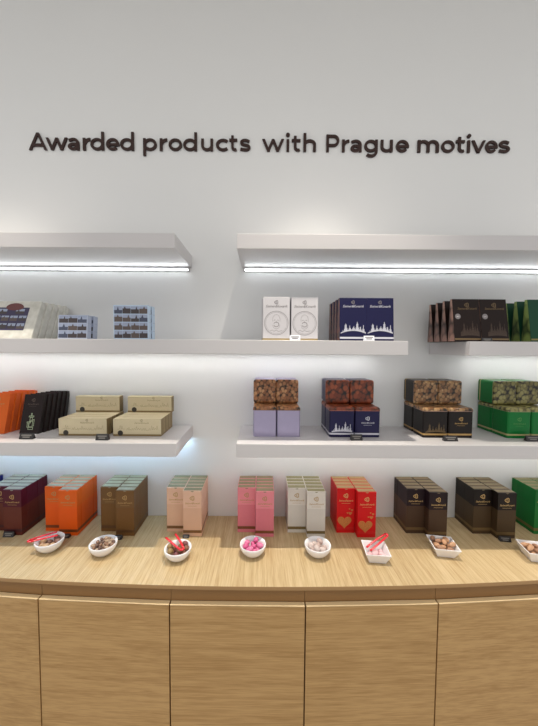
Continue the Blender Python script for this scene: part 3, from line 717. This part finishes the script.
def fill(p, kind, count, r, label, group, name, cat, mats, shape=(1, 1, 1), square=None, rmax=.045, bump=.0, high=False):
    protos = [ell(r, *shape, bump=bump).build(name, m, loc=(0, 0, -5)) for m in mats]
    used = [False]*len(protos); placed = []; order = []; re = r*(shape[0]+shape[1]+shape[2])/3
    for i in range(count):
        best = None
        for q in range(140):
            if square:
                x = random.uniform(-rmax, rmax); y = random.uniform(-rmax, rmax)
                e = max(abs(x), abs(y))+re*.9; slope = (e-square[0])/(square[1]-square[0])
                z = .0065+re*.8+max(0, slope)*.045*1.0
                z = max(.0068+r*shape[2], .0065+max(0, slope)*.039+re*.4) if slope > 0 else .0068+r*shape[2]
                ca, sa = math.cos(p[1]), math.sin(p[1]); xx, yy = x*ca-y*sa, x*sa+y*ca
            else:
                a = random.uniform(0, 2*PI); rr_ = rmax*math.sqrt(random.random()); xx, yy = rr_*math.cos(a), rr_*math.sin(a)
                z = max(.0065+r*shape[2], inner(rr_+re*.75)+re*.55)
            for (ax, ay, az) in placed:
                d2 = (ax-xx)**2+(ay-yy)**2; m = 2*re*.97
                if d2 < m*m: z = max(z, az+math.sqrt(m*m-d2)*.88)
            if best is None or z < best[2]: best = (xx, yy, z)
        order.append(None); placed.append(best); j = i % len(protos)
        if not used[j]: o = protos[j]; used[j] = True
        else: o = protos[j].copy(); C.objects.link(o)
        o.location = (p[0].x+best[0], p[0].y+best[1], CZ+.0004+best[2])
        o.rotation_euler = (random.uniform(-.35, .35), random.uniform(-.35, .35), random.uniform(0, 6.28))
        tag(o, label, cat, group); order[-1] = o
    if count < 20:
        W_ = ['leftmost', 'second', 'third', 'fourth', 'fifth', 'sixth', 'seventh', 'eighth', 'ninth', 'tenth', 'eleventh', 'twelfth', 'thirteenth', 'fourteenth', 'fifteenth', 'sixteenth', 'seventeenth']
        for k, o in enumerate(sorted(order, key=lambda o: o.location.x)): o['label'] = label+', '+(W_[k]+' from the left' if 0 < k < count-1 else ('leftmost' if k == 0 else 'rightmost'))
    return max(z for _, _, z in placed)
def tongs(tip, bend, label, spread=.03, r=.0056):
    """tip, bend: world points; two arms joined by a spring bend"""
    tip, bend = Vector(tip), Vector(bend); ax = bend-tip; L = ax.length; ax.normalize()
    t = thing('tongs', label, 'tongs', tip); sd = Vector((0, 0, 1)).cross(ax).normalized()
    t.rotation_euler = Matrix((ax, sd, ax.cross(sd))).transposed().to_euler()
    for s in (-1, 1):
        P = [(x*L, s*(spread*.5*(1-x)+.0078*math.sin(x*PI/2)), .001*math.sin(x*PI)) for x in [k/10 for k in range(11)]]
        MB().tube(P, r, 10, flat=.6).build('arm', 'red_plastic', t)
    MB().tube([(L+.009*math.sin(a), .0078*math.cos(a), 0) for a in [PI*k/12 for k in range(13)]], r*1.02, 10, flat=.75).build('spring_bend', 'red_plastic', t)
    return t
nut1 = [mat('tan_nut', srgb(186, 152, 116), .5, noise=(120, .15)), mat('dusky_nut', srgb(128, 92, 78), .5, noise=(120, .15))]
# 1 far-left bowl with red tongs
q = round_bowl(50, 549.5, 'white round bowl of tan pieces with red tongs, before the orange cartons')
fill(q, 0, 9, .0135, 'tan rounded sweet in the leftmost bowl', 'sweets in the leftmost bowl', 'sweet', 'sweet', nut1, (1.1, .95, .8), rmax=.036, bump=.05)
tongs(on_z(57.5, 533.5, CZ+.0565), on_z(31, 540.5, CZ+.0600), 'red plastic tongs lying across the leftmost bowl', .03)
# 2 bowl of small nuts
q = round_bowl(103.5, 553, 'white round bowl heaped with small brown nuts, before the olive brown cartons')
nut2 = [mat('nut_brown', srgb(146, 112, 88), .5, noise=(150, .2)), mat('nut_light', srgb(186, 160, 136), .5, noise=(150, .15)), mat('nut_dark', srgb(104, 78, 66), .5, noise=(150, .2))]
fill(q, 0, 66, .0076, 'small brown nut in the heaped round bowl', 'small nuts in the heaped bowl', 'nut', 'nut', nut2, (1.25, .9, .8), rmax=.041)
# 3 bowl with red tongs
q = round_bowl(178, 558, 'white round bowl of brown truffles with red tongs, before the peach cartons')
nut3 = [mat('truffle_brown', srgb(128, 84, 62), .5, noise=(100, .2)), mat('truffle_olive', srgb(146, 118, 74), .5, noise=(100, .2)), mat('truffle_plum', srgb(122, 70, 70), .5, noise=(100, .2))]
fill(q, 0, 14, .0128, 'brown truffle in the round bowl before the peach cartons', 'truffles in the bowl with red tongs', 'sweet', 'truffle', nut3, (1.05, .95, .9), rmax=.037, bump=.04)
tongs(on_z(170.8, 535.8, CZ+.058), on_z(181.5, 548.5, CZ+.0575), 'red plastic tongs resting open on the bowl of truffles', .044, .0052)
# 4 pink dragees
q = round_bowl(252.8, 554, 'white round bowl of pink dragees in front of the pink cartons')
fill(q, 0, 14, .0122, 'pink dragee in the round bowl before the pink cartons', 'pink dragees', 'dragee', 'sweet', [mat('dragee_pink', srgb(204, 92, 140), .4), mat('dragee_rose', srgb(218, 120, 160), .4)], (1.1, .95, .85), rmax=.035)
# 5 white dragees
q = round_bowl(317.5, 554.5, 'white round bowl of white sugared almonds in front of the off white cartons')
fill(q, 0, 11, .0138, 'white sugared almond in the round bowl before the off white cartons', 'white sugared almonds', 'sugared_almond', 'sweet', [mat('sugar_white', srgb(200, 184, 178), .6), mat('sugar_beige', srgb(184, 162, 154), .6)], (1.15, .92, .85), rmax=.034)  # almonds alternate between a white and a beige sugar coat
# 6 square bowl with tongs
q = square_bowl(375.5, 558, 'white square bowl with red tongs in front of the red heart cartons', -.10)
fill(q, 0, 9, .0115, 'pale pink sugared almond in the square bowl', 'pale pink sugared almonds', 'sugared_almond', 'sweet', [mat('sugar_pink', srgb(232, 196, 200), .55)], (1.15, .92, .85), square=(.034, .0475), rmax=.028)
tongs(on_z(368.5, 549, CZ+.032), on_z(385.5, 535.5, CZ+.070), 'red plastic tongs standing in the square bowl', .024, .0050)
# 7, 8 square bowls of almonds
al_m = [mat('almond_tan', srgb(188, 144, 110), .55, noise=(140, .15)), mat('almond_dust', srgb(158, 118, 92), .55, noise=(140, .15))]
q = square_bowl(442.8, 552.5, 'white square bowl of almonds in front of the black cartons beside the red ones', -.16, half=.054)
fill(q, 0, 17, .0118, 'tan almond in the square bowl before the black cartons', 'almonds in the square bowl', 'almond', 'nut', al_m, (1.45, .9, .8), square=(.032, .0455), rmax=.034)
q = square_bowl(535, 557.5, 'white square bowl of almonds cut off by the right edge of the picture', -.2, half=.052)
fill(q, 0, 17, .0118, 'tan almond in the rightmost bowl', 'almonds in the rightmost bowl', 'almond', 'nut', al_m, (1.45, .9, .8), square=(.032, .0455), rmax=.034)
